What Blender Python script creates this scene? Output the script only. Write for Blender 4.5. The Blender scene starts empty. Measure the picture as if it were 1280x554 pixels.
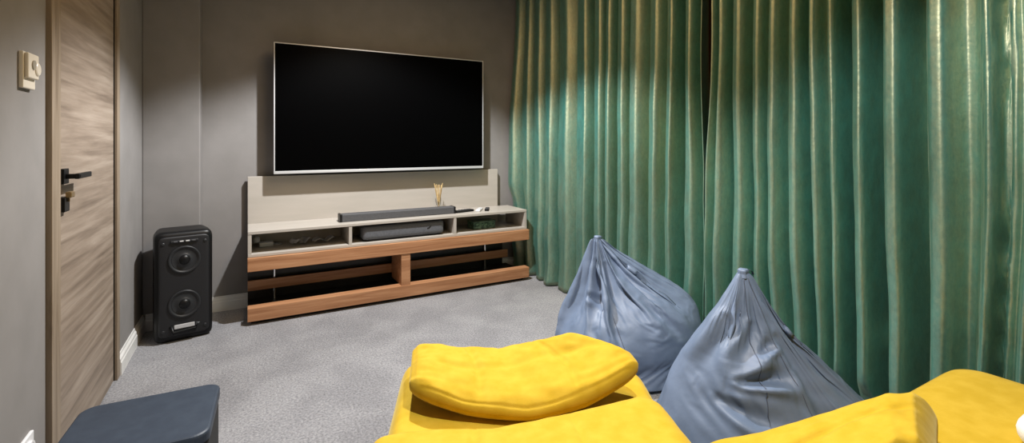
import bpy, bmesh, math, random
from mathutils import Vector, Matrix, noise
random.seed(4)
SC = bpy.context.scene
COL = SC.collection
PI = math.pi
# ------------------------------------------------------------------ camera geometry
F = 593.0; CH = 1.2; HOR = 178.0
TH = math.radians(29.2); SN, CS = math.sin(TH), math.cos(TH)
def cr(X, W):            # lateral / depth of the photographer's view -> room x, y
    return (SN*W + CS*X, CS*W - SN*X)
def lat(u, W): return (u-640)/F*W
def y_on_x(u, x):        # room y where the view ray of column u meets plane x
    a = (u-640)/F
    return x/(SN + CS*a)*(CS - SN*a)

# ------------------------------------------------------------------ materials
def newmat(name):
    m = bpy.data.materials.new(name); m.use_nodes = True
    nt = m.node_tree
    return m, nt, nt.nodes['Principled BSDF']
def setp(p, **k):
    for a, v in k.items():
        key = {'base':'Base Color','rough':'Roughness','metal':'Metallic','spec':'Specular IOR Level','tint':'Specular Tint',
               'sheen':'Sheen Weight','sheenr':'Sheen Roughness','sheent':'Sheen Tint','coat':'Coat Weight','trans':'Transmission Weight',
               'aniso':'Anisotropic','ior':'IOR'}[a]
        if isinstance(v, tuple) and len(v) == 3: v = v + (1,)
        p.inputs[key].default_value = v
def plain(name, base, rough=.5, **k):
    m, nt, p = newmat(name); setp(p, base=base, rough=rough, **k)
    return m
def noisy(name, c1, c2, scale=5, rough=.6, stretch=(1,1,1), bump=0, bscale=200, detail=4, lo=.35, hi=.65, bdist=.002, **k):
    m, nt, p = newmat(name); setp(p, rough=rough, **k)
    N = nt.nodes.new; L = nt.links.new
    tc = N('ShaderNodeTexCoord'); mp = N('ShaderNodeMapping'); mp.inputs['Scale'].default_value = stretch
    n = N('ShaderNodeTexNoise'); n.inputs['Scale'].default_value = scale; n.inputs['Detail'].default_value = detail
    r = N('ShaderNodeValToRGB'); r.color_ramp.elements[0].position = lo; r.color_ramp.elements[1].position = hi
    r.color_ramp.elements[0].color = c1+(1,); r.color_ramp.elements[1].color = c2+(1,)
    L(tc.outputs['Object'], mp.inputs['Vector']); L(mp.outputs[0], n.inputs['Vector']); L(n.outputs['Fac'], r.inputs[0]); L(r.outputs[0], p.inputs['Base Color'])
    if bump:
        b = N('ShaderNodeBump'); b.inputs['Strength'].default_value = bump; b.inputs['Distance'].default_value = bdist
        n2 = N('ShaderNodeTexNoise'); n2.inputs['Scale'].default_value = bscale; n2.inputs['Detail'].default_value = 3
        L(tc.outputs['Object'], n2.inputs['Vector']); L(n2.outputs['Fac'], b.inputs['Height']); L(b.outputs[0], p.inputs['Normal'])
    return m
def wood(name, c1, c2, c3, axis='x', scale=3.0, stretch=14, rough=.45, dist=1.5):
    m, nt, p = newmat(name); setp(p, rough=rough, spec=.35)
    N = nt.nodes.new; L = nt.links.new
    tc = N('ShaderNodeTexCoord'); mp = N('ShaderNodeMapping')
    s = [stretch]*3; s['xyz'.index(axis)] = 1.0
    mp.inputs['Scale'].default_value = s
    n = N('ShaderNodeTexNoise'); n.inputs['Scale'].default_value = scale; n.inputs['Detail'].default_value = 7; n.inputs['Distortion'].default_value = dist
    n.inputs['Roughness'].default_value = .62
    r = N('ShaderNodeValToRGB')
    r.color_ramp.elements[0].position = .3; r.color_ramp.elements[0].color = c1+(1,)
    r.color_ramp.elements[1].position = .7; r.color_ramp.elements[1].color = c3+(1,)
    e = r.color_ramp.elements.new(.5); e.color = c2+(1,)
    L(tc.outputs['Object'], mp.inputs['Vector']); L(mp.outputs[0], n.inputs['Vector']); L(n.outputs['Fac'], r.inputs[0]); L(r.outputs[0], p.inputs['Base Color'])
    b = N('ShaderNodeBump'); b.inputs['Strength'].default_value = .15; b.inputs['Distance'].default_value = .002
    L(n.outputs['Fac'], b.inputs['Height']); L(b.outputs[0], p.inputs['Normal'])
    return m

M = {}
M['wall'] = noisy('taupe wall paint', (.225,.213,.205), (.25,.236,.228), scale=6, rough=.75, bump=.12, bscale=160, bdist=.001, spec=.2)
M['ceil'] = noisy('ceiling paint', (.6,.58,.55), (.64,.62,.59), scale=4, rough=.9)
M['white_paint'] = noisy('white paint', (.7,.69,.67), (.76,.75,.73), scale=8, rough=.45)
M['door'] = wood('door veneer', (.15,.113,.085), (.262,.206,.16), (.375,.308,.25), axis='y', scale=1.25, stretch=20, dist=.3, rough=.5)
M['casing'] = wood('casing veneer', (.17,.125,.085), (.25,.195,.14), (.32,.255,.19), axis='z', scale=2.0, stretch=18, rough=.5)
M['cherry'] = wood('cherry wood', (.28,.12,.052), (.42,.205,.10), (.53,.285,.15), axis='x', scale=1.6, stretch=20, rough=.4, dist=.6)
M['greige'] = noisy('greige lacquer', (.42,.385,.34), (.45,.41,.365), scale=3, rough=.4, stretch=(1,8,8))
M['black'] = plain('black plastic', (.006,.006,.007), .45, spec=.3)
M['black_satin'] = plain('black satin', (.004,.004,.0045), .38, spec=.3)
M['dark_board'] = noisy('dark board', (.006,.005,.005), (.01,.009,.008), scale=20, rough=.4)
M['screen'] = plain('black screen', (.0006,.0006,.0007), .35, spec=.03)
M['silver'] = plain('brushed silver', (.62,.62,.63), .35, metal=.35)
M['chrome'] = plain('chrome', (.8,.8,.8), .15, metal=1.0)
M['grey_fabric'] = noisy('grey speaker cloth', (.055,.06,.07), (.15,.155,.17), scale=420, rough=.8, bump=.5, bscale=500, bdist=.001)
M['dark_grey'] = noisy('dark grey cloth', (.055,.055,.06), (.085,.085,.09), scale=300, rough=.7)
M['slate'] = noisy('slate blue matte top', (.022,.032,.050), (.028,.040,.060), scale=30, rough=.5, spec=.4)
M['black_cloth'] = noisy('black grille cloth', (.004,.004,.005), (.011,.011,.012), scale=600, rough=.85, bump=.4, bscale=700, bdist=.001)
M['cone'] = plain('speaker cone', (.02,.021,.023), .42, spec=.4)
M['grille'] = noisy('speaker grille', (.004,.004,.005), (.013,.013,.015), scale=700, rough=.5, bump=.3, bscale=900, bdist=.001)
M['ivory'] = plain('ivory plastic', (.74,.68,.58), .35)
M['ivory_dark'] = plain('grey lens plastic', (.36,.33,.27), .3)
M['white_plastic'] = plain('white plastic', (.75,.75,.76), .35)
M['paper'] = noisy('white paper', (.62,.62,.63), (.72,.72,.72), scale=40, rough=.7)
M['reed'] = noisy('reed sticks', (.55,.38,.16), (.68,.5,.25), scale=60, rough=.7)
M['glass'] = plain('clear glass', (1,1,1), .03, trans=1.0, ior=1.45)
M['green_box'] = noisy('mottled green plastic', (.01,.035,.02), (.12,.2,.13), scale=55, rough=.3, stretch=(1,1,1.5), lo=.42, hi=.6)
M['brass'] = plain('aged brass', (.38,.27,.14), .35, metal=.8)
M['red'] = plain('red trim', (.35,.02,.02), .5)
M['timber'] = wood('window timber', (.25,.10,.04), (.38,.17,.07), (.48,.23,.1), axis='z', scale=2, stretch=16)
M['white_cloth'] = noisy('white cotton', (.68,.67,.63), (.76,.75,.71), scale=60, rough=.85, bump=.3, bscale=300, sheen=.2)

def carpet():
    m, nt, p = newmat('grey cut pile carpet'); setp(p, rough=.95, spec=.1, sheen=.25, sheenr=.5)
    N = nt.nodes.new; L = nt.links.new
    tc = N('ShaderNodeTexCoord')
    n1 = N('ShaderNodeTexNoise'); n1.inputs['Scale'].default_value = 95; n1.inputs['Detail'].default_value = 8; n1.inputs['Roughness'].default_value = .85
    n2 = N('ShaderNodeTexNoise'); n2.inputs['Scale'].default_value = 3.2; n2.inputs['Detail'].default_value = 6; n2.inputs['Distortion'].default_value = .4
    r1 = N('ShaderNodeValToRGB'); r1.color_ramp.elements[0].position = .36; r1.color_ramp.elements[1].position = .66
    r1.color_ramp.elements[0].color = (.09,.09,.10,1); r1.color_ramp.elements[1].color = (.50,.495,.515,1)
    r2 = N('ShaderNodeValToRGB'); r2.color_ramp.elements[0].position = .38; r2.color_ramp.elements[1].position = .6
    r2.color_ramp.elements[0].color = (.84,.84,.85,1); r2.color_ramp.elements[1].color = (1.08,1.08,1.08,1)
    mx = N('ShaderNodeMixRGB'); mx.blend_type = 'MULTIPLY'; mx.inputs[0].default_value = 1
    b = N('ShaderNodeBump'); b.inputs['Strength'].default_value = .9; b.inputs['Distance'].default_value = .008
    for n in (n1, n2): L(tc.outputs['Object'], n.inputs['Vector'])
    L(n1.outputs['Fac'], r1.inputs[0]); L(n2.outputs['Fac'], r2.inputs[0])
    L(r1.outputs[0], mx.inputs[1]); L(r2.outputs[0], mx.inputs[2]); L(mx.outputs[0], p.inputs['Base Color'])
    L(n1.outputs['Fac'], b.inputs['Height']); L(b.outputs[0], p.inputs['Normal'])
    return m
M['carpet'] = carpet()

def velvet():
    m, nt, p = newmat('teal velvet')
    setp(p, rough=.5, spec=.3, sheen=.2, sheenr=.35, sheent=(.62,.72,.5))
    N = nt.nodes.new; L = nt.links.new
    tc = N('ShaderNodeTexCoord'); mp = N('ShaderNodeMapping'); mp.inputs['Scale'].default_value = (10,10,4.5)
    n = N('ShaderNodeTexNoise'); n.inputs['Scale'].default_value = 3; n.inputs['Detail'].default_value = 6
    r = N('ShaderNodeValToRGB'); r.color_ramp.elements[0].position = .3; r.color_ramp.elements[1].position = .7
    r.color_ramp.elements[0].color = (.003,.105,.097,1); r.color_ramp.elements[1].color = (.008,.165,.150,1)
    L(tc.outputs['Object'], mp.inputs[0]); L(mp.outputs[0], n.inputs['Vector']); L(n.outputs['Fac'], r.inputs[0]); L(r.outputs[0], p.inputs['Base Color'])
    n2 = N('ShaderNodeTexNoise'); n2.inputs['Scale'].default_value = 45; n2.inputs['Detail'].default_value = 4
    L(tc.outputs['Object'], n2.inputs['Vector'])
    mr = N('ShaderNodeMapRange'); mr.inputs['From Min'].default_value = .3; mr.inputs['From Max'].default_value = .7
    mr.inputs['To Min'].default_value = .36; mr.inputs['To Max'].default_value = .5
    L(n2.outputs['Fac'], mr.inputs['Value']); L(mr.outputs[0], p.inputs['Roughness'])
    b = N('ShaderNodeBump'); b.inputs['Strength'].default_value = .35; b.inputs['Distance'].default_value = .004
    L(n2.outputs['Fac'], b.inputs['Height']); L(b.outputs[0], p.inputs['Normal'])
    g = N('ShaderNodeBsdfGlossy'); g.inputs['Color'].default_value = (.92,.83,.50,1); g.inputs['Roughness'].default_value = .47; g.inputs['Anisotropy'].default_value = .15; g.inputs['Rotation'].default_value = 0
    tn = N('ShaderNodeTangent'); tn.direction_type = 'RADIAL'; tn.axis = 'Z'; L(tn.outputs[0], g.inputs['Tangent'])
    L(b.outputs[0], g.inputs['Normal'])
    mx = N('ShaderNodeMixShader'); n3 = N('ShaderNodeTexNoise'); n3.inputs['Scale'].default_value = 9; n3.inputs['Detail'].default_value = 8; n3.inputs['Roughness'].default_value = .72
    L(mp.outputs[0], n3.inputs['Vector']); mr3 = N('ShaderNodeMapRange'); mr3.inputs['From Min'].default_value = .3; mr3.inputs['From Max'].default_value = .7; mr3.inputs['To Min'].default_value = .22; mr3.inputs['To Max'].default_value = .36
    L(n3.outputs['Fac'], mr3.inputs['Value']); L(mr3.outputs[0], mx.inputs[0])
    out = nt.nodes['Material Output']
    L(p.outputs[0], mx.inputs[1]); L(g.outputs[0], mx.inputs[2]); L(mx.outputs[0], out.inputs['Surface'])
    return m
M['velvet'] = velvet()
M['yellow'] = noisy('mustard yellow velour', (.475,.302,.014), (.53,.345,.026), scale=22, rough=.8, bump=.25, bscale=260, bdist=.0015, sheen=.3, sheenr=.4, sheent=(1,.88,.45), spec=.15, detail=6)
M['nylon'] = noisy('slate blue nylon', (.12,.165,.25), (.15,.20,.30), scale=9, rough=.5, bump=.18, bscale=70, bdist=.003, spec=.5, detail=5)
M['nylon_dark'] = plain('slate nylon seam', (.085,.105,.15), .6)

# ------------------------------------------------------------------ mesh helpers
def link(name, bm, mat, parent=None, loc=None, rotz=0, smooth=False):
    me = bpy.data.meshes.new(name); bm.normal_update(); bm.to_mesh(me); bm.free()
    if smooth:
        for p in me.polygons: p.use_smooth = True
    o = bpy.data.objects.new(name, me); COL.objects.link(o)
    if mat is not None: me.materials.append(mat)
    if parent: o.parent = parent
    if loc: o.location = loc
    o.rotation_euler.z = rotz
    return o
def tag(o, label, cat, group=None):
    o['label'] = label; o['category'] = cat
    if group: o['group'] = group
    return o
def struct(o):
    o['kind'] = 'structure'; return o
def thing(name, label, cat, loc=(0,0,0), rotz=0, group=None):
    o = bpy.data.objects.new(name, None); COL.objects.link(o)
    o.location = loc; o.rotation_euler.z = rotz; o.empty_display_size = .1
    return tag(o, label, cat, group)
def box(bm, a, b, bev=0, seg=2):
    x0,y0,z0 = a; x1,y1,z1 = b
    v = [bm.verts.new(c) for c in ((x0,y0,z0),(x1,y0,z0),(x1,y1,z0),(x0,y1,z0),(x0,y0,z1),(x1,y0,z1),(x1,y1,z1),(x0,y1,z1))]
    fs = [bm.faces.new([v[i] for i in q]) for q in ((3,2,1,0),(4,5,6,7),(0,1,5,4),(1,2,6,5),(2,3,7,6),(3,0,4,7))]
    if bev:
        es = list({e for f in fs for e in f.edges})
        bmesh.ops.bevel(bm, geom=es, offset=bev, segments=seg, profile=.5, affect='EDGES')
    return bm
def B(a, b, bev=0, seg=2):
    return box(bmesh.new(), a, b, bev, seg)
def tube(bm, pts, r, n=10, cap=True):
    pts = [Vector(p) for p in pts]; rings = []
    rr = r if isinstance(r, (list, tuple)) else [r]*len(pts)
    for i, p in enumerate(pts):
        d = (pts[min(i+1,len(pts)-1)] - pts[max(i-1,0)]).normalized()
        up = Vector((0,0,1)) if abs(d.z) < .9 else Vector((1,0,0))
        s = d.cross(up).normalized(); t = s.cross(d).normalized()
        rings.append([bm.verts.new(p + rr[i]*(math.cos(2*PI*k/n)*s + math.sin(2*PI*k/n)*t)) for k in range(n)])
    for i in range(len(rings)-1):
        for k in range(n):
            bm.faces.new((rings[i][k], rings[i][(k+1)%n], rings[i+1][(k+1)%n], rings[i+1][k]))
    if cap:
        bm.faces.new(rings[0][::-1]); bm.faces.new(rings[-1])
    return bm
def lathe(bm, prof, n=32, origin=(0,0,0), axis='z'):
    rings = []
    for r, h in prof:
        ring = []
        for k in range(n):
            c, s = r*math.cos(2*PI*k/n), r*math.sin(2*PI*k/n)
            p = (c, s, h) if axis == 'z' else ((c, -h, s) if axis == 'y' else (h, c, s))
            ring.append(bm.verts.new((p[0]+origin[0], p[1]+origin[1], p[2]+origin[2])))
        rings.append(ring)
    for i in range(len(rings)-1):
        for k in range(n):
            bm.faces.new((rings[i][k], rings[i][(k+1)%n], rings[i+1][(k+1)%n], rings[i+1][k]))
    bm.faces.new(rings[0][::-1]); bm.faces.new(rings[-1])
    bmesh.ops.recalc_face_normals(bm, faces=bm.faces)
    return bm
def soft_box(n=(30,20,8), p=4.0):
    """superellipsoid-like rounded block in [-1,1]^3 on a cube grid; yields bmesh."""
    bm = bmesh.new(); cache = {}
    def V(a, b, c):
        key = (round(a,5), round(b,5), round(c,5))
        if key not in cache: cache[key] = bm.verts.new((a,b,c))
        return cache[key]
    def g(i, N): return math.sin((i/N-.5)*PI*.96)/math.sin(.48*PI)
    nx, ny, nz = n
    def face(fn, A, Bn, flip):
        for i in range(A):
            for j in range(Bn):
                q = [fn(i,j), fn(i+1,j), fn(i+1,j+1), fn(i,j+1)]
                if flip: q = q[::-1]
                bm.faces.new(q)
    for s in (-1, 1):
        face(lambda i,j: V(g(i,nx), g(j,ny), s), nx, ny, s < 0)
        face(lambda i,j: V(g(i,nx), s, g(j,nz)), nx, nz, s > 0)
        face(lambda i,j: V(s, g(i,ny), g(j,nz)), ny, nz, s < 0)
    return bm
def rounded(bm, half, r):
    """map the [-1,1] block to a rounded box with half sizes and corner radius r=(rx,ry,rz)"""
    hx, hy, hz = half; rx, ry, rz = r
    for v in bm.verts:
        x, y, z = v.co.x*hx, v.co.y*hy, v.co.z*hz
        ix = max(-(hx-rx), min(hx-rx, x)); iy = max(-(hy-ry), min(hy-ry, y)); iz = max(-(hz-rz), min(hz-rz, z))
        d = Vector(((x-ix)/rx, (y-iy)/ry, (z-iz)/rz))
        m = max(abs(d.x), abs(d.y), abs(d.z))
        if m > 1e-9: d = d.normalized()*m
        v.co = Vector((ix+d.x*rx, iy+d.y*ry, iz+d.z*rz))
    return bm
def smooth01(t):
    t = max(0, min(1, t)); return t*t*(3-2*t)
def interp(pts, u):
    if u <= pts[0][0]: return pts[0][1]
    for (a, va), (b, vb) in zip(pts, pts[1:]):
        if u <= b:
            return va + (vb-va)*smooth01((u-a)/(b-a)) if b > a else vb
    return pts[-1][1]
def lerp_pts(pts, u):
    if u <= pts[0][0]: return pts[0][1]
    for (a, va), (b, vb) in zip(pts, pts[1:]):
        if u <= b: return va + (vb-va)*(u-a)/(b-a)
    return pts[-1][1]
def catmull(pts, u):
    n = len(pts)
    if u <= pts[0][0]: return pts[0][1]
    if u >= pts[-1][0]: return pts[-1][1]
    for i in range(n-1):
        a, va = pts[i]; b, vb = pts[i+1]
        if u <= b:
            m0 = (vb-pts[i-1][1])/(b-pts[i-1][0]) if i > 0 else (vb-va)/(b-a)
            m1 = (pts[i+2][1]-va)/(pts[i+2][0]-a) if i < n-2 else (vb-va)/(b-a)
            h = b-a; t = (u-a)/h
            return (2*t**3-3*t*t+1)*va + (t**3-2*t*t+t)*h*m0 + (-2*t**3+3*t*t)*vb + (t**3-t*t)*h*m1

# ------------------------------------------------------------------ room shell
XL, XR, YT, YB, ZC = -.58, 2.50, 3.96, -1.7, 2.65
struct(link('floor', B((XL-.1,YB-.1,-.1),(XR+.1,YT+.1,0)), M['carpet']))
struct(link('ceiling', B((XL-.1,YB-.1,ZC),(XR+.1,YT+.1,ZC+.1)), M['ceil']))
struct(link('wall_far', B((XL-.1,YT,0),(XR+.1,YT+.1,ZC)), M['wall']))
struct(link('wall_near', B((XL-.1,YB-.1,0),(XR+.1,YB,ZC)), M['wall']))
struct(link('wall_pier', B((XL,3.77,0),(-.272,YT,ZC), .006), M['wall']))
DY0, DY1, DZ = 2.205, 3.055, 2.05
w = bmesh.new()
box(w, (XL-.1,YB,0),(XL,DY0,ZC)); box(w, (XL-.1,DY1,0),(XL,YT,ZC)); box(w, (XL-.1,DY0,DZ),(XL,DY1,ZC))
struct(link('wall_left', w, M['wall']))
WY0, WY1, WZ0, WZ1 = .4, 3.1, .25, 2.35
w = bmesh.new()
box(w, (XR,YB,0),(XR+.1,WY0,ZC)); box(w, (XR,WY1,0),(XR+.1,YT,ZC)); box(w, (XR,WY0,0),(XR+.1,WY1,WZ0)); box(w, (XR,WY0,WZ1),(XR+.1,WY1,ZC))
struct(link('wall_right', w, M['wall']))
# window behind the curtains
win = struct(bpy.data.objects.new('window_1', None)); COL.objects.link(win); win.location = (XR, 0, 0)
fr = bmesh.new()
for y0, y1 in ((WY0,WY0+.09),(WY1-.09,WY1)): box(fr, (-.01,y0,WZ0),(.09,y1,WZ1), .004)
for z0, z1 in ((WZ0,WZ0+.09),(WZ1-.09,WZ1)): box(fr, (-.01,WY0+.09,z0),(.09,WY1-.09,z1), .004)
link('window_frame', fr, M['timber'], win)
link('mullion', B((-.012,1.80,WZ0+.09),(.088,2.08,WZ1-.09), .005), M['timber'], win)
link('pane', B((.045,WY0+.09,WZ0+.09),(.055,1.80,WZ1-.09)), M['screen'], win)
link('pane', B((.045,2.08,WZ0+.09),(.055,WY1-.09,WZ1-.09)), M['screen'], win)

# baseboards with a moulded top
def base_profile(h=.105, t=.018):
    return [(0,0),(t,0),(t,h*.62),(t*.8,h*.68),(t*.75,h*.8),(t*.35,h*.9),(t*.3,h),(0,h)]
def baseboard(name, p0, p1, nrm):
    bm = bmesh.new(); ends = []
    for p in (p0, p1):
        ends.append([bm.verts.new((p[0]+nrm[0]*d, p[1]+nrm[1]*d, z)) for d, z in base_profile()])
    n = len(ends[0])
    for k in range(n): bm.faces.new((ends[0][k], ends[0][(k+1)%n], ends[1][(k+1)%n], ends[1][k]))
    bm.faces.new(ends[0][::-1]); bm.faces.new(ends[1])
    bmesh.ops.recalc_face_normals(bm, faces=bm.faces)
    return struct(link(name, bm, M['white_paint']))
baseboard('baseboard_left', (XL,3.106), (XL,3.77), (1,0))
baseboard('baseboard_left_near', (XL,YB), (XL,2.12), (1,0))
baseboard('baseboard_pier', (XL+.018,3.77), (-.272,3.77), (0,-1))
baseboard('baseboard_pier_side', (-.272,3.752), (-.272,YT), (1,0))
baseboard('baseboard_far', (-.254,YT), (XR,YT), (0,-1))

# door
d = struct(bpy.data.objects.new('door_1', None)); COL.objects.link(d); d.location = (XL, 0, 0)
link('leaf', B((-.045,DY0+.012,.006),(-.002,DY1-.012,DZ-.012), .002), M['door'], d)
cs = bmesh.new()
box(cs, (-.1,DY0-.085,0),(.016,DY0,DZ+.085), .003); link('casing', cs, M['casing'], d)
link('casing', B((-.1,DY1,0),(.012,DY1+.05,DZ+.085), .003), M['casing'], d)
link('casing', B((-.1,DY0,DZ),(.012,DY1,DZ+.085), .003), M['casing'], d)
link('door_stop', B((-.1,DY0,0),(-.05,DY1,DZ)), M['black'], d)
h = bmesh.new(); box(h, (-.002,2.252,1.05),(.012,2.307,1.105), .002); box(h, (.01,2.27,1.068),(.05,2.288,1.086), .004)
box(h, (.036,2.268,1.067),(.05,2.425,1.087), .003)
hn = link('door_handle', h, M['black_satin'], d)
k = link('lock_plate', B((-.002,2.252,.95),(.014,2.307,1.003), .002), M['black_satin'], d)
ky = bmesh.new(); box(ky, (.012,2.283,.985),(.02,2.287,1.0), .001); box(ky, (.012,2.262,1.0),(.03,2.302,1.022), .004)
link('key', ky, M['brass'], d)

# wall switch / thermostat
t = thing('wall_switch', 'small ivory wall switch with a rounded knob left of the wooden door', 'switch', (XL, 1.945, 1.36))
link('plate', B((0,-.045,0),(.012,.045,.108), .003), M['ivory'], t)
link('cover', B((.012,-.04,.03),(.022,.04,.105), .004, 3), M['ivory'], t)
link('sensor_window', lathe(bmesh.new(), [(.001,.0),(.014,.0),(.014,.003),(.001,.003)], 20, (.022,-.004,.072), 'x'), M['ivory_dark'], t, smooth=False)
link('rotary_knob', lathe(bmesh.new(), [(.001,0),(.02,0),(.02,.004),(.017,.006),(.001,.006)], 24, (.020,.026,.062), 'x'), M['ivory'], t)
t = thing('wall_socket', 'white power socket low on the left wall at the bottom corner of the photo', 'socket', (XL, 1.945, .235))
link('plate', B((0,-.042,0),(.01,.042,.084), .003), M['white_plastic'], t)
link('socket_insert', lathe(bmesh.new(), [(.001,.012),(.018,.012),(.019,.018),(.026,.018),(.026,0),(.001,0)][::-1], 24, (.0,0,.042), 'x'), M['white_plastic'], t)

# ------------------------------------------------------------------ television
TVX0, TVX1, TVZ0, TVZ1, TVY = .168, 1.832, .972, 1.922, 3.80
t = thing('television', 'large black flat television with thin silver edge mounted on the far wall', 'television', ((TVX0+TVX1)/2, TVY, TVZ0))
hw, hh = (TVX1-TVX0)/2, TVZ1-TVZ0
fb = bmesh.new()
b_ = .008
box(fb, (-hw,-.002,0),(-hw+b_,.03,hh), .0015); box(fb, (hw-b_,-.002,0),(hw,.03,hh), .0015); box(fb, (-hw+b_,-.002,hh-b_),(hw-b_,.03,hh), .0015)
link('bezel', fb, M['silver'], t)
link('bottom_trim', B((-hw+b_,-.003,0),(hw-b_,.03,.02), .0015), M['silver'], t)
link('screen', B((-hw+b_,.001,.02),(hw-b_,.025,hh-b_)), M['screen'], t)
link('rear_housing', B((-hw+.03,.025,.03),(hw-.03,.07,hh-.05), .01), M['black'], t)
link('wall_bracket', B((-.3,.07,.3),(.3,YT-TVY-.001,.65)), M['black'], t)

# ------------------------------------------------------------------ media console
CX0, CX1, CY0, CY1 = .005, 2.135, 3.555, 3.905
t = thing('media_console', 'long greige and cherry wood media console below the television', 'media console', (CX0, CY0, 0))
L_ = CX1-CX0; D_ = CY1-CY0
link('back_panel', B((0,D_,.03),(2.025,D_+.03,.952), .002), M['greige'], t)
link('top_board', B((0,0,.592),(L_,D_,.612), .002), M['greige'], t)
link('bottom_board', B((0,0,.442),(L_,D_,.462), .002), M['greige'], t)
for x in (0, .637, 1.448, L_-.022): link('upright', B((x,.002,.462),(x+.022,D_,.592), .001), M['greige'], t)
link('upper_beam', B((-.002,-.022,.352),(L_+.012,.06,.441), .003), M['cherry'], t)
link('lower_beam', B((-.002,-.022,.026),(L_+.012,.055,.114), .003), M['cherry'], t)
link('rear_slat', B((0,.265,.150),(2.085,.285,.22), .002), M['cherry'], t)
link('centre_divider', B((1.015,-.016,.114),(1.085,.26,.352), .002), M['cherry'], t)
link('plinth', B((.02,.03,0),(L_-.02,D_,.026)), M['black'], t)
link('base_board', B((.0,.056,.03),(L_-.02,D_-.002,.075), .002), M['dark_board'], t)
link('rear_shade_sheet', B((.0,D_-.025,.076),(2.06,D_-.002,.441)), M['dark_board'], t)  # dark sheet stands in for the shade at the back of the open frame
for x in (.17, 1.87):
    link('post', tube(bmesh.new(), [(x,.30,.075),(x,.30,.441)], .009, 14), M['chrome'], t)

# on the console
t = thing('soundbar', 'long dark grey soundbar lying on top of the console', 'soundbar', (.0,0,.612))
sx0, sx1 = .60, 1.50
link('body', B((sx0,3.645,0),(sx1,3.735,.056), .006, 3), M['dark_grey'], t)
link('end_cap', B((sx0-.006,3.643,0),(sx0+.012,3.737,.058), .004), M['black'], t)
link('end_cap', B((sx1-.012,3.643,0),(sx1+.006,3.737,.058), .004), M['black'], t)

t = thing('reed_diffuser', 'small glass reed diffuser with pale sticks behind the soundbar', 'reed diffuser', (1.415, 3.80, .612))
link('bottle', lathe(bmesh.new(), [(.001,0),(.026,0),(.029,.004),(.029,.05),(.024,.06),(.012,.066),(.012,.082),(.0145,.083),(.0145,.09),(.009,.09),(.009,.066),(.02,.058),(.026,.05),(.026,.008),(.001,.006)], 28), M['glass'], t, smooth=True)
for k in range(8):
    a = 2*PI*k/8+.3; e = .030+.008*random.random()
    link('reed', tube(bmesh.new(), [(-.005*math.cos(a),-.005*math.sin(a),.012),(e*math.cos(a),e*math.sin(a),.225+.02*random.random())], .0032, 6), M['reed'], t)

def remote(name, label, loc, rz, col, ln=.16, wd=.042):
    t = thing(name, label, 'remote control', loc, rz, 'remote controls on the console')
    link('casing', B((-ln/2,-wd/2,0),(ln/2,wd/2,.018), .006, 3), M[col], t)
    bt = bmesh.new()
    for i in range(5):
        for j in (-1, 0, 1): box(bt, (-ln*.36+i*ln*.16-.005, j*wd*.28-.004, .0175),(-ln*.36+i*ln*.16+.005, j*wd*.28+.004, .0205), .001)
    link('button_pad', bt, M['dark_grey' if col != 'white_plastic' else 'silver'], t)
remote('remote_control', 'black remote control nearest the soundbar on the console', (1.60,3.70,.612), .25, 'black', .18, .062)
remote('remote_control', 'white remote control lying between the two black ones on the console', (1.745,3.70,.612), .95, 'white_plastic', .15, .04)
remote('remote_control', 'small black remote control beyond the white one toward the curtain', (1.82,3.70,.612), 1.05, 'black', .13, .036)

# inside the compartments
t = thing('bar_speaker', 'grey fabric speaker with rounded corners inside the middle console compartment', 'speaker', (1.062, 3.648, .462))
bm = soft_box((24,10,10)); rounded(bm, (.318,.07,.052), (.03,.03,.022))
for v in bm.verts: v.co.z += .064
link('body', bm, M['grey_fabric'], t, smooth=True)
link('foot', B((-.28,-.05,0),(.28,.05,.014), .003), M['black'], t)
lg = bmesh.new()
tube(lg, [(.175,-.0705,.062),(.19,-.0712,.068),(.203,-.0705,.079)], .0035, 8); link('logo', lg, M['black'], t)

t = thing('storage_box', 'small mottled green box inside the right console compartment', 'box', (1.765, 3.70, .462), .05)
link('body', B((-.105,-.06,0),(.105,.06,.056), .007, 3), M['green_box'], t)
link('lid', B((-.108,-.063,.056),(.108,.063,.068), .004), M['green_box'], t)

t = thing('power_adapter', 'white power adapter with cord at the left end of the open compartment', 'adapter', (.12, 3.80, .462))
link('body', B((-.045,-.035,0),(.045,.035,.032), .008, 3), M['white_plastic'], t)
link('plug', lathe(bmesh.new(), [(.001,0),(.02,0),(.022,.006),(.02,.03),(.012,.04),(.001,.04)], 20, (-.06,.02,.03)), M['white_plastic'], t, smooth=True)
link('cord', tube(bmesh.new(), [(.045,0,.012),(.075,-.02,.006),(.10,.01,.005),(.07,.045,.005),(.02,.05,.005)], .004, 8), M['white_plastic'], t, smooth=True)
def leaflet(label, x, y, rz, w_, l_, fold):
    bm = bmesh.new(); n = 12; m = 6
    vs = [[bm.verts.new(((i/n-.5)*l_, (j/m-.5)*w_, .006+fold*abs(math.sin(i/n*PI*1.6+.4))+.006*math.sin(j*1.3))) for j in range(m+1)] for i in range(n+1)]
    for i in range(n):
        for j in range(m): bm.faces.new((vs[i][j], vs[i+1][j], vs[i+1][j+1], vs[i][j+1]))
    r = bmesh.ops.solidify(bm, geom=bm.faces[:], thickness=.003)
    o = link('leaflet', bm, M['paper'], None, (x,y,.462), rz, True)
    return tag(o, label, 'leaflet', 'papers in the left compartment')
leaflet('folded white leaflet in the middle of the left open compartment', .34, 3.73, .5, .085, .13, .04)
leaflet('flatter white leaflet at the right end of the left open compartment', .50, 3.74, .2, .075, .16, .028)

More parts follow.
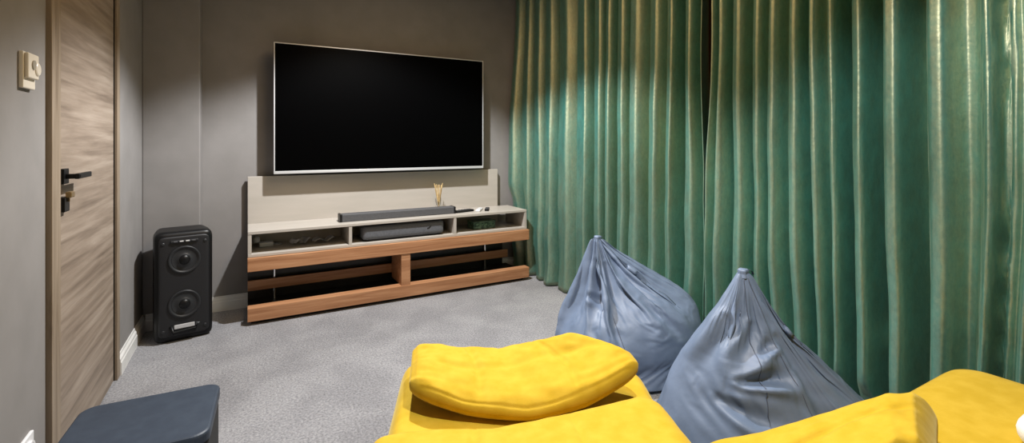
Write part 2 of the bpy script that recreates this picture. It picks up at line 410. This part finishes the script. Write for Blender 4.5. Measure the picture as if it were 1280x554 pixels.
# ------------------------------------------------------------------ party speaker in the corner
t = thing('party_speaker', 'tall black portable speaker with two woofers in the far left corner', 'speaker', (-.352, 3.60, 0), math.radians(10))
bm = soft_box((16,12,20)); rounded(bm, (.148,.125,.330), (.04,.03,.04))
for v in bm.verts:
    v.co.z += .332
    if v.co.y > 0: v.co.x *= 1 - .12*v.co.y/.125
link('cabinet', bm, M['black_satin'], t, smooth=True)
bm = soft_box((14,4,20)); rounded(bm, (.128,.008,.30), (.03,.006,.03))
for v in bm.verts: v.co.y -= .124; v.co.z += .335
link('front_grille', bm, M['grille'], t, smooth=True)
for z in (.492, .225):
    wf = lathe(bmesh.new(), [(.001,-.004),(.03,.010),(.034,.006),(.066,-.002),(.072,.006),(.080,.008),(.083,.003),(.083,-.01)], 40, (0,-.133,z), 'y')
    o = link('woofer', wf, M['cone'], t, smooth=True)
    link('dust_cap', lathe(bmesh.new(), [(.001,.016),(.012,.0145),(.024,.009),(.03,.002),(.03,-.004)][::-1], 30, (0,-.139,z), 'y'), M['black_satin'], o, smooth=True)
hd = bmesh.new()
box(hd, (-.07,-.142,.598),(.07,-.122,.612), .004); link('control_panel', hd, M['cone'], t)
for x in (-.045, -.015, .015, .045):
    link('button', B((x-.010,-.145,.601),(x+.010,-.140,.609), .002), M['silver'] if abs(x) < .02 else M['dark_grey'], t)
hr = bmesh.new()
tube(hr, [(-.068,-.130,.10),(-.056,-.140,.062),(.056,-.140,.062),(.068,-.130,.10)], .010, 10); link('carry_handle', hr, M['black_satin'], t, smooth=True)
link('handle_recess', B((-.052,-.1345,.078),(.052,-.126,.105), .004), M['silver'], t)
for x in (-.105, .105):
    for z in (.075, .595):
        link('screw', lathe(bmesh.new(), [(.001,.0),(.009,.0),(.009,.004),(.006,.006),(.001,.006)], 14, (x,-.131,z), 'y'), M['cone'], t)

# ------------------------------------------------------------------ subwoofer
t = thing('subwoofer', 'dark slate blue subwoofer box with rounded corners standing by the door', 'subwoofer', (-.278, 1.815, 0), math.radians(-3))
def rrect(hx, hy, r, z, n=8):
    out = []
    for cx, cy, a0 in ((hx-r,hy-r,0),(-hx+r,hy-r,90),(-hx+r,-hy+r,180),(hx-r,-hy+r,270)):
        for i in range(n+1):
            a = math.radians(a0+90*i/n); out.append((cx+r*math.cos(a), cy+r*math.sin(a), z))
    return out
def loft(loops):
    bm = bmesh.new(); R_ = [[bm.verts.new(p) for p in l] for l in loops]; n = len(R_[0])
    for a, b in zip(R_, R_[1:]):
        for k in range(n): bm.faces.new((a[k], a[(k+1)%n], b[(k+1)%n], b[k]))
    bm.faces.new(R_[0][::-1]); bm.faces.new(R_[-1]); return bm
SX, SY = .19, .168
link('cabinet', loft([rrect(SX-.004,SY-.004,.04,.02), rrect(SX-.004,SY-.004,.04,.325)]), M['black_cloth'], t)
link('top_panel', loft([rrect(SX,SY,.043,.322), rrect(SX,SY,.043,.344), rrect(SX-.002,SY-.002,.041,.349), rrect(SX-.007,SY-.007,.037,.352)]), M['slate'], t)
for sx in (-1,1):
    for sy in (-1,1):
        link('foot', lathe(bmesh.new(), [(.001,0),(.018,0),(.018,.022),(.001,.022)], 16, (sx*.14,sy*.12,0)), M['black'], t)

# ------------------------------------------------------------------ curtains
def curtain(name, label, ctrl, y0, y1, seed, edge=None):
    """ctrl: list of (column u, depth) from far to near; depth +1 ridge toward the room, -1 deep trough"""
    XC, A = 2.30, .092
    cps = [(-y_on_x(u, 2.26), d) for u, d in ctrl]
    cps.sort()
    ny = int(abs(y1-y0)/.0055); nz = 70; ztop, zbot = 2.6, .008
    bm = bmesh.new(); rows = []
    for j in range(nz+1):
        z = zbot + (ztop-zbot)*j/nz; row = []
        k = 1 - z/ztop
        for i in range(ny+1):
            y = y0 + (y1-y0)*i/ny
            wv = .042*(noise.noise(Vector((y*1.3+seed, z*.55, 3.1)))) + .014*noise.noise(Vector((y*4+seed, z*1.1, 7.7)))
            edge_fade = min(1, min(abs(y-y0), abs(y-y1))/.12)
            yq = -(y + wv*(.25+k)*edge_fade)
            dpt = sum(wt*interp(cps, yq+dy) for dy, wt in ((-.016,.14),(-.008,.22),(0,.28),(.008,.22),(.016,.14)))
            dpt = max(0, min(1, (dpt+1.2)/2.2))**1.0*2.2 - 1.2
            amp = A*(.85+.35*k)
            x = XC - amp*dpt
            x -= .018*noise.noise(Vector((y*7+seed*2, z*.6, 1.3)))*(.3+.9*k)
            x -= .002*noise.noise(Vector((y*18, z*1.2, 5.5+seed)))
            x -= (.004+.022*k**3)*noise.noise(Vector((y*5, z*3.5, 9.5+seed)))
            if edge: x, y2 = edge(x, y, z)
            else: y2 = y
            row.append(bm.verts.new((x, y2, z)))
        rows.append(row)
    for j in range(nz):
        for i in range(ny):
            bm.faces.new((rows[j][i], rows[j][i+1], rows[j+1][i+1], rows[j+1][i]))
    bmesh.ops.recalc_face_normals(bm, faces=bm.faces)
    o = link(name, bm, M['velvet'], None, None, 0, True)
    md = o.modifiers.new('Solidify', 'SOLIDIFY'); md.thickness = .004; md.offset = 0
    return tag(o, label, 'curtain', 'floor length velvet curtains')
def auto(ridges, deep, d0=-.55):
    out = []
    n = len(ridges)
    for q, a in enumerate(ridges):
        ga = a-ridges[q-1] if q else 8
        gb = ridges[q+1]-a if q < n-1 else 8
        if q == 0 or q == n-1: out.append((a, .9))
        else:
            d1, d2 = .72+.2*random.random(), .85+.15*random.random()
            out += [(a-min(.27*ga, 13), d1), (a+min(.20*gb, 9), d2)]
        if q < n-1:
            b = ridges[q+1]
            mid = [m for m in deep if a < m[0] < b]
            out += mid if mid else [((a+b)/2+.06*gb, d0+.2-.75*random.random())]
    return out
R1 = [641,650,663,677,690,707,733,752,764,780,796,822,841,866,884]
D1 = [(848,-1.1),(853,-.9),(741,-.8),(771,-.7)]
c1 = auto(R1, D1)
R2 = [890,902,925,952,970,998,1023,1044,1079,1121,1174,1237,1260,1275]
D2 = [(1054,-1.0),(1060,-1.2),(1090,-1.1),(1098,-1.1),(1104,-.2),(1140,-1.1),(1149,-1.1),(1160,.55),(1199,.05),(1222,.15),(1244,-1.2),(1251,-1.2)]
c2 = auto(R2, D2)
def to_near(c):                     # keep folding beyond the frame, nearer the camera
    y = y_on_x(1275, 2.26); out = list(c)
    extra = []
    s = 1
    yy = y
    while yy > -1.0:
        yy -= .05+.03*random.random(); s = -s
        extra.append((yy, .9 if s > 0 else -.7))
    return extra
ext = to_near(c2)
def inv_u(y, x=2.26):               # column for a y (only used to reuse the control list)
    a = (CS*x - SN*y)/(SN*x + CS*y); return 640+F*a
c2 += [(inv_u(y), d_) for y, d_ in ext if y > -.9 and (SN*2.26+CS*y) > .25]
def edge1(x, y, z):
    # the far end sweeps out over the back of the console and hangs clear of its end
    e = smooth01((y-3.55)/.35)
    if z < .75:
        f_ = smooth01((.75-z)/.12)
        x = max(x, 2.165 + .01*math.sin(y*40)) if y > 3.40 and f_ > .5 else x
    x -= e*.055*smooth01((2.4-z)/1.2)*smooth01((z-.62)/.2)
    if z < .5:                        # pressed toward the window by the bean bag beside it
        bx, by = cr(lat(782,2.60), 2.60); R_ = .39*min(1, max(.05, (.72-z)/.45)); dy = y-by
        if abs(dy) < R_: x = max(x, bx + math.sqrt(R_*R_-dy*dy) + .006)
    e2 = smooth01((1.98-y)/.16)       # opens a slit at the near end
    y -= e2*(.012*math.sin(z*3.0) - .012*smooth01((z-1.0)/1.2))
    return x, y
def edge2(x, y, z):
    e2 = smooth01((y-1.62)/.16)
    y -= e2*(.028*smooth01((z-1.05)/.5))
    # pressed toward the window by the bean bag near the floor
    if z < .5:
        bx, by = cr(lat(976,1.80), 1.80)
        R_ = .50*min(1, max(.05, (.70-z)/.56)); dy = y-by
        if abs(dy) < R_: x = max(x, bx + math.sqrt(R_*R_-dy*dy)*.99 + .006)
    # a fold of the hem curls out over the bag
    x -= .05*math.exp(-((y-.955)/.022)**2)*math.exp(-((z-.36)/.075)**2)
    return x, y
curtain('velvet_curtain', 'teal green velvet curtain nearer the television behind the smaller bean bag', c1, 3.935, 1.785, 2.0, edge1)
curtain('velvet_curtain', 'teal green velvet curtain on the right, behind the bean bag nearer the camera', c2, 1.768, -.85, 11.0, edge2)
t = thing('curtain_rod', 'dark curtain rod above both velvet curtains', 'curtain rod', (2.30, 0, 2.615))
link('rod', tube(bmesh.new(), [(0,-1.0,0),(0,3.95,0)], .011, 14), M['black_satin'], t)
for y in (-.9, 1.0, 2.6, 3.8): link('bracket', B((-.008,y-.01,0),(.008,y+.01,.036)), M['black_satin'], t)

# ------------------------------------------------------------------ bean bags
# A loose nylon cover is gathered at its tip and settles over the filling (Blender cloth, a few dozen steps); the settled shape is kept as a plain mesh.
def bean_bag(label, cx_cy, Rl, Rd, H, apex, fill, seed, seams, slack=.05, flute=.03, nfl=11, twist=0.0, frames=55, zrim=.16, cone=None, bend=.015, creases=()):
    cx, cy = cx_cy
    t = thing('bean_bag', label, 'bean bag', (cx, cy, 0), -TH, 'slate blue bean bags')
    NA, NS = 160, 76
    rnd = random.Random(seed)
    fl = [(nfl, rnd.uniform(0,6.28), 1.0), (int(nfl*1.6)+1, rnd.uniform(0,6.28), .5), (5, rnd.uniform(0,6.28), .6)]
    bm = bmesh.new(); rows = []
    H0 = H + slack
    for jj in range(NS+1):
        q = jj/NS; row = []
        for ii in range(NA):
            a = 2*PI*ii/NA
            if q < .72:
                k = q/.72; z = H0 + (zrim-H0)*k
                r = .021/Rl + (1-.021/Rl)*k**.97; off = (1-k)
            elif q < .90:
                k = (q-.72)/.18; z = zrim*(1-k)+.012*k; r = 1 + .015*math.sin(k*PI) - .03*k; off = 0; 
            else:
                k = (q-.90)/.10; z = .012 - .008*k; r = .97 - .5*k; off = 0
            k2 = min(1, q/.72)
            f_ = sum(w_*math.cos(n_*a+p_) for n_, p_, w_ in fl)*flute*math.sin(PI*min(1, k2*.98+.02))**.7 if q < .72 else 0
            f_ += .012*noise.noise(Vector((math.cos(a)*2+seed, math.sin(a)*2, q*6)))*min(1, q*5)*(1 if q < .9 else 0)
            aa = a + twist*(1-k2)
            row.append(bm.verts.new(((r*Rl+f_)*math.cos(aa)+apex[0]*off, (r*Rd+f_)*math.sin(aa)+apex[1]*off, z)))
        rows.append(row)
    for a_, b_ in zip(rows, rows[1:]):
        for ii in range(NA): bm.faces.new((a_[ii], b_[ii], b_[(ii+1)%NA], a_[(ii+1)%NA]))
    bmesh.ops.recalc_face_normals(bm, faces=bm.faces)
    o = link('cover', bm, M['nylon'], None, smooth=True)
    g = o.vertex_groups.new(name='pin')
    tip_ix = [v for v in range(0, NA*2)]; base_ix = [v for v in range(NA*int(NS*.9), NA*(NS+1))]
    g.add(tip_ix + base_ix, 1.0, 'REPLACE')
    # the tip is lowered while the cloth settles
    sk = o.shape_key_add(name='Basis'); sk2 = o.shape_key_add(name='lowered')
    for v in tip_ix: sk2.data[v].co.z -= slack
    sk2.value = 0; sk2.keyframe_insert('value', frame=1); sk2.value = 1; sk2.keyframe_insert('value', frame=int(frames*.6))
    # filling
    fb = bmesh.new(); bmesh.ops.create_uvsphere(fb, u_segments=48, v_segments=32, radius=1)
    for v in fb.verts:
        d_ = v.co.copy()
        n1 = noise.noise(d_*1.7+Vector((seed,0,0)))
        fr_, fd_, fh_, fx_, fy_ = fill
        z = d_.z
        v.co = Vector((d_.x*fr_*(1+.05*n1)+fx_*max(0,z), d_.y*fd_*(1+.05*n1)+fy_*max(0,z), .17 + (fh_-.17)*z*(1+.05*n1) if z > 0 else .17+.15*z))
    if cone:
        fh_, pw_right, pw_left = cone
        fb.free(); fb = bmesh.new(); bmesh.ops.create_uvsphere(fb, u_segments=64, v_segments=48, radius=1)
        for v in fb.verts:
            d_ = v.co.copy(); ph = math.atan2(d_.y, d_.x); th = math.acos(max(-1, min(1, d_.z)))
            pw_ = pw_right + (pw_left-pw_right)*smooth01(.5-.8*math.cos(ph+.35))
            n1 = noise.noise(Vector((math.cos(ph)*1.6+seed, math.sin(ph)*1.6, d_.z*1.5)))
            if th < PI*.6:
                k = th/(PI*.6); r = k**pw_*(1-.14*math.sin(PI*k)*(.5+.9*n1)); z = fh_*(1-k)+.08*k
            else:
                k = (th-PI*.6)/(PI*.4); r = 1-k**2*.98; z = .08*(1-k)
            off = max(0, (z-.08)/(H-.08))
            v.co = Vector((r*fill[0]*math.cos(ph)+apex[0]*off, r*fill[1]*math.sin(ph)+apex[1]*off, z))
    f_o = link('filling', fb, None)
    f_o.modifiers.new('Collision', 'COLLISION'); f_o.collision.thickness_outer = .004; f_o.collision.cloth_friction = 12
    cm = o.modifiers.new('Cloth', 'CLOTH'); st = cm.settings
    st.quality = 7; st.mass = .15; st.tension_stiffness = 18; st.compression_stiffness = 18; st.shear_stiffness = 8; st.bending_stiffness = bend
    st.tension_damping = 8; st.compression_damping = 8; st.shear_damping = 8; st.air_damping = 2.5
    st.vertex_group_mass = 'pin'
    cm.collision_settings.distance_min = .004; cm.collision_settings.collision_quality = 3
    cm.point_cache.frame_start = 1; cm.point_cache.frame_end = frames
    SC.frame_start = 1; SC.frame_end = frames
    for f in range(1, frames+1):
        SC.frame_set(f)
    dg = bpy.context.evaluated_depsgraph_get()
    me = bpy.data.meshes.new_from_object(o.evaluated_get(dg))
    bpy.data.objects.remove(o); bpy.data.objects.remove(f_o)
    SC.frame_set(1)
    co_ = [v.co.copy() for v in me.vertices]
    for v in me.vertices: v.co.z = max(.003, v.co.z)
    for p in me.polygons: p.use_smooth = True
    me.name = 'cover'
    c_ = bpy.data.objects.new('cover', me); COL.objects.link(c_); c_.parent = t
    sb = c_.modifiers.new('Subdivision', 'SUBSURF'); sb.levels = 1; sb.render_levels = 1
    dg = bpy.context.evaluated_depsgraph_get(); dg.update()
    me2 = bpy.data.meshes.new_from_object(c_.evaluated_get(dg)); c_.modifiers.clear(); c_.data = me2; me2.name = 'cover'
    def polar(p):
        k = max(0, (p.z-.1)/(H-.1))
        return math.atan2((p.y-apex[1]*k)/Rd, (p.x-apex[0]*k)/Rl), (H-p.z)/H
    def crease_depth(p):
        ph, s_ = polar(p); d = 0
        for p0, s0, p1, s1, wd, dp, lip in creases:
            w_ = .42*max(s_, .12)
            pm = math.radians((p0+p1)/2); dph = (ph-pm+PI) % (2*PI) - PI
            if abs(dph) > 1.4: continue
            hd = math.radians(p1-p0)/2
            ax, ay, bx, by = -hd*w_, s0*.8, hd*w_, s1*.8
            px, py = dph*w_, s_*.8
            tt = max(0, min(1, ((px-ax)*(bx-ax)+(py-ay)*(by-ay))/((bx-ax)**2+(by-ay)**2+1e-9)))
            ox, oy = px-(ax+tt*(bx-ax)), py-(ay+tt*(by-ay))
            sg = 1 if (bx-ax)*(py-ay)-(by-ay)*(px-ax) > 0 else -1
            x_ = sg*math.hypot(ox, oy)/(wd*(.6+.8*tt))
            env = math.sin(PI*(.06+.88*tt))**.7
            d += dp*env*(-math.exp(-x_*x_) + lip*math.exp(-((x_-1.7)/.8)**2) + .4*lip*math.exp(-((x_+1.9)/.9)**2))
        d += .0035*noise.noise(p*16+Vector((seed,0,0)))
        return d*smooth01((s_-.05)/.18)*min(1, max(0, p.z/.08))
    mv = [(v, v.normal.copy()) for v in me2.vertices]
    sg_ = 1 if sum(n_.dot(v.co-Vector((0,0,.2))) for v, n_ in mv[::50]) > 0 else -1
    for v, n_ in mv: v.co += n_*sg_*crease_depth(v.co)
    tipc = sum((co_[v] for v in range(NA)), Vector())/NA
    for ii in seams:
        pts = []
        for jj in range(1, int(NS*.86)):
            p_ = co_[jj*NA+ii % NA]; a_ = co_[jj*NA+(ii+1) % NA]; b_ = co_[(jj+1)*NA+ii % NA]
            nrm = (b_-p_).cross(a_-p_).normalized()
            if nrm.dot(p_-Vector((tipc.x*.3, tipc.y*.3, p_.z*.6))) < 0: nrm = -nrm
            pts.append(p_ + nrm*(.0012+crease_depth(p_)))
        link('seam', tube(bmesh.new(), pts, .0016, 6), M['nylon_dark'], t, smooth=True)
    ap = Vector((apex[0], apex[1], H))
    tip = bmesh.new(); NA2 = 28; rr = []
    for r_, z_ in ((.023,-.014),(.020,-.004),(.017,.004),(.019,.010),(.014,.016),(.002,.015)):
        rr.append([tip.verts.new(ap+Vector((r_*(1+.20*math.cos(3*2*PI*q/NA2)+.10*math.cos(7*2*PI*q/NA2))*math.cos(2*PI*q/NA2), r_*(1+.18*math.cos(4*2*PI*q/NA2))*math.sin(2*PI*q/NA2), z_))) for q in range(NA2)])
    for a_, b_ in zip(rr, rr[1:]):
        for q in range(NA2): tip.faces.new((a_[q], a_[(q+1)%NA2], b_[(q+1)%NA2], b_[q]))
    tip.faces.new(rr[-1]); link('gathered_tip', tip, M['nylon'], t, smooth=True)
    lp = bmesh.new(); n = 14; prev = None
    for q in range(n+1):
        a_ = PI*q/n - .2
        c2_ = ap + Vector((.012+.020*math.cos(a_)+.008, .004, -.004+.016*math.sin(a_)))
        v0 = lp.verts.new(c2_+Vector((0,-.009,0))); v1 = lp.verts.new(c2_+Vector((0,.009,0)))
        if prev: lp.faces.new((prev[0], v0, v1, prev[1]))
        prev = (v0, v1)
    bmesh.ops.solidify(lp, geom=lp.faces[:], thickness=.002)
    link('webbing_loop', lp, M['nylon_dark'], t, smooth=True)
    return t

# (azimuth from, depth down the cover from, azimuth to, down to, width, depth, lip); -90 deg faces the room
BAG1 = ((-118,.16,-122,.50,.024,.020,.4),(-92,.18,-96,.52,.018,.016,.6),(-34,.16,-26,.60,.026,.022,.5),(-62,.40,-52,.62,.016,.016,.7),(-140,.40,-112,.46,.02,.012,.6))
BAG2 = ((-128,.08,-136,.40,.030,.026,.5),(-126,.47,-92,.44,.020,.034,.7),(-112,.24,-124,.40,.020,.020,.6),(-150,.22,-158,.46,.024,.020,.6),(-48,.08,-38,.66,.022,.018,.6),
        (-100,.10,-108,.34,.014,.014,.6),(-74,.30,-70,.80,.026,.014,.5),(-108,.36,-90,.30,.016,.018,.6),(-20,.25,-14,.75,.03,.014,.4),(-140,.56,-104,.62,.024,.022,.6),(-88,.55,-60,.70,.03,.010,.5))
bean_bag('slate blue bean bag nearer the television, its right side tucked behind the other one',
    cr(lat(782,2.60), 2.60), .395, .365, .672, (-.155, .0), (.375,.34,.44,.10,.03), 3, (115, 12), flute=.038, creases=BAG1)
bean_bag('slate blue bean bag nearer the camera, in front of the right curtain',
    cr(lat(976,1.80), 1.80), .512, .385, .704, (-.144, .0), (.485,.36,.43,-.05,.02), 8, (112, 124), slack=.045, flute=.010, nfl=3, zrim=.10, cone=(.57,.90,.50), bend=.06, creases=BAG2)

# ------------------------------------------------------------------ yellow lounge seats
def cushion(name, parent, edges, ztop, zbot, mat='yellow', n=(90,56,14), puff=.02, seams=(), crease=0, e=.3, wrinkle=.004, seed=0, ez=.75, stitch=0, tuck=0):
    """edges = (near(u)->W, far(u)->W, left(v)->X, right(v)->X); ztop(u,v), zbot(u,v); all in the view's lateral/depth metres relative to parent"""
    near, far, left, right = edges
    bm = soft_box(n)
    rounded(bm, (1,1,1), (e*.8, e, ez))
    for v in bm.verts:
        u, w_, h_ = v.co
        X = left(w_)*(1-u)/2 + right(w_)*(1+u)/2
        W = near(u)*(1-w_)/2 + far(u)*(1+w_)/2
        if tuck and h_ < .2:          # underside pulled in below the rounded rim
            q = (.2-h_)/1.2; W += tuck*q*q*(1-w_)/2; X -= tuck*.6*q*q*u
        zt, zb = ztop(u, w_), zbot(u, w_)
        z = zb + (zt-zb)*(h_+1)/2
        if h_ > 0:
            d = puff*(1-u*u)*(1-w_*w_)
            for su in seams: d -= .010*math.exp(-((u-su)/.024)**2)*smooth01((.95-abs(w_))/.25)
            if crease: d -= crease*math.exp(-((w_-.15-.15*math.sin(u*3))/.10)**2)*smooth01((.9-abs(u))/.3)
            if stitch: d -= .0045*math.exp(-((max(-w_, abs(u)*.97)-stitch-.08)/.022)**2)
            d += wrinkle*noise.noise(Vector((u*3+seed, w_*2.2, seed)))+wrinkle*.5*noise.noise(Vector((u*8+seed, w_*6, seed+3)))
            z += d*h_
        v.co = (X, W, z)
    bmesh.ops.recalc_face_normals(bm, faces=bm.faces)
    return link(name, bm, M[mat], parent, smooth=True)
def piping(name, parent, pts, r=.004):
    return link(name, tube(bmesh.new(), pts, r, 8), M['yellow'], parent, smooth=True)
c = lambda v: (lambda *_: v)
P_ = lambda *pts: (lambda u: catmull(list(pts), u))
ch = thing('lounge_chair', 'mustard yellow lounge chair in the foreground with a headrest cushion on its far end', 'lounge chair', (0,0,0), -TH)
cushion('seat', ch, (c(.70), P_((-1,1.73),(0,1.72),(1,1.66)), P_((-1,-.31),(0,-.345),(1,-.40)), P_((-1,.44),(0,.458),(1,.455))), lambda u,v: .42, c(.16), puff=.012, e=.16, seed=1)
cushion('base_frame', ch, (c(.76), c(1.64), c(-.29), c(.37)), c(.165), c(.06), n=(20,20,6), puff=0, e=.12, wrinkle=0)
for x_, w_ in ((-.24,.82),(.32,.82),(-.26,1.56),(.32,1.56)):
    link('leg', lathe(bmesh.new(), [(.001,0),(.018,0),(.024,.065),(.001,.065)], 16, (x_,w_,0)), M['black'], ch)
hs = cushion('headrest', ch,
    (P_((-1,1.355),(-.5,1.30),(0,1.285),(.5,1.32),(1,1.405)), P_((-1,1.55),(-.4,1.59),(.3,1.59),(1,1.55)), P_((-1,-.295),(1,-.325)), P_((-1,.385),(0,.35),(1,.21))),
    lambda u,v: lerp_pts([(-1,.540),(-.5,.512),(0,.500),(.5,.533),(1,.578)],u)+.018*v,
    lambda u,v: lerp_pts([(-1,.442),(-.5,.426),(0,.424),(.5,.436),(1,.475)],u)+.01*v, puff=.014, seams=(-.38,.42), crease=.007, e=.26, wrinkle=.007, seed=4, ez=.6, stitch=.86, tuck=.07)
cushion('back_cushion', ch,
    (c(.74), P_((-1,1.15),(-.5,1.165),(0,1.185),(.5,1.235),(1,1.285)), P_((-1,-.32),(1,-.335)), P_((-1,.42),(0,.42),(1,.385))),
    lambda u,v: lerp_pts([(-1,.515),(-.3,.51),(.3,.525),(1,.545)],u), lambda u,v: .41, puff=.016, seams=(-.33,.33), e=.24, wrinkle=.007, seed=9)

rs = thing('sofa', 'mustard yellow sofa at the lower right corner with a raised cushion on its seat', 'sofa', (0,0,0))
bm = soft_box((40,40,10)); rounded(bm, (.545,.60,.157), (.10,.10,.05))
for v in bm.verts:
    v.co.x += 1.525; v.co.y += .065; v.co.z += .328
link('seat', bm, M['yellow'], rs, smooth=True)
link('base_frame', B((1.03,-.49,.06),(2.02,.62,.19), .02, 3), M['yellow'], rs)
for x_, y_ in ((1.1,-.42),(1.95,-.42),(1.1,.55),(1.95,.55)):
    link('leg', lathe(bmesh.new(), [(.001,0),(.018,0),(.024,.065),(.001,.065)], 16, (x_,y_,0)), M['black'], rs)
pf = bpy.data.objects.new('pf', None)
hp = cushion('headrest', rs,
    (c(.92), P_((-1,1.11),(0,1.12),(1,1.13)), P_((-1,.445),(1,.445)), P_((-1,.83),(0,.92),(1,1.015))),
    lambda u,v: lerp_pts([(-1,.50),(-.4,.535),(.1,.575),(.55,.612),(.78,.614),(1,.575)],u), lambda u,v: .486, puff=.006, seams=(), crease=.006, e=.2, wrinkle=.005, seed=15)
hp.rotation_euler.z = -TH
bpy.data.objects.remove(pf)
t = thing('throw_pillow', 'white pillow on the yellow sofa seat, cut off by the bottom right corner', 'pillow', (1.742, .20, .486), 0)
bm = soft_box((20,20,8)); rounded(bm, (.2,.2,.045), (.06,.06,.04))
for v in bm.verts:
    v.co.z = .045 + v.co.z*(1.0-.75*min(1,(v.co.length/.26)**2)*.5) if v.co.z > 0 else .045 + v.co.z
link('cover', bm, M['white_cloth'], t, smooth=True)

# ------------------------------------------------------------------ lights
def spot(name, loc, power, col, ang, blend, size, target=None):
    l = bpy.data.lights.new(name, 'SPOT'); l.energy = power; l.color = col; l.spot_size = math.radians(ang); l.spot_blend = blend; l.shadow_soft_size = size
    o = bpy.data.objects.new(name, l); COL.objects.link(o); o.location = loc
    if target: o.rotation_euler = (Vector(target)-Vector(loc)).to_track_quat('-Z','Y').to_euler()
    return o
COOL = (.96,.98,1.0); WARM = (1.0,.70,.40)
spot('ceiling_spot', (.85,2.75,2.60), 360, COOL, 118, .35, .035)
spot('ceiling_spot', (.70,.60,2.60), 185, COOL, 118, .35, .04, (1.15,.02,0))
def area(name, loc, power, col, sx, sy, rot=(0,0,0)):
    l = bpy.data.lights.new(name, 'AREA'); l.shape = 'RECTANGLE'; l.size = sx; l.size_y = sy; l.energy = power; l.color = col
    o = bpy.data.objects.new(name, l); COL.objects.link(o); o.location = loc; o.rotation_euler = rot
    return o
area('warm_fill_light', (1.0,1.6,2.63), 30, WARM, .4, 2.6)  # unseen warm area light, added as soft fill for upper walls and curtains

wd = bpy.data.worlds.new('World'); SC.world = wd; wd.use_nodes = True
wd.node_tree.nodes['Background'].inputs[0].default_value = (.02,.02,.025,1)

# ------------------------------------------------------------------ camera
cam = bpy.data.cameras.new('Camera'); co = bpy.data.objects.new('Camera', cam); COL.objects.link(co)
co.location = (0,0,CH); co.rotation_euler = (PI/2, 0, -TH)
cam.sensor_width = 36; cam.lens = F/1280*36; cam.shift_y = (HOR-277)/1280
cam.clip_start = .01
SC.camera = co
vs = SC.view_settings
vs.view_transform = 'Standard'; vs.look = 'None'; vs.gamma = 1; vs.use_curve_mapping = False; vs.exposure = 0
SC.cycles.max_bounces = 8
SC.cycles.use_denoising = True
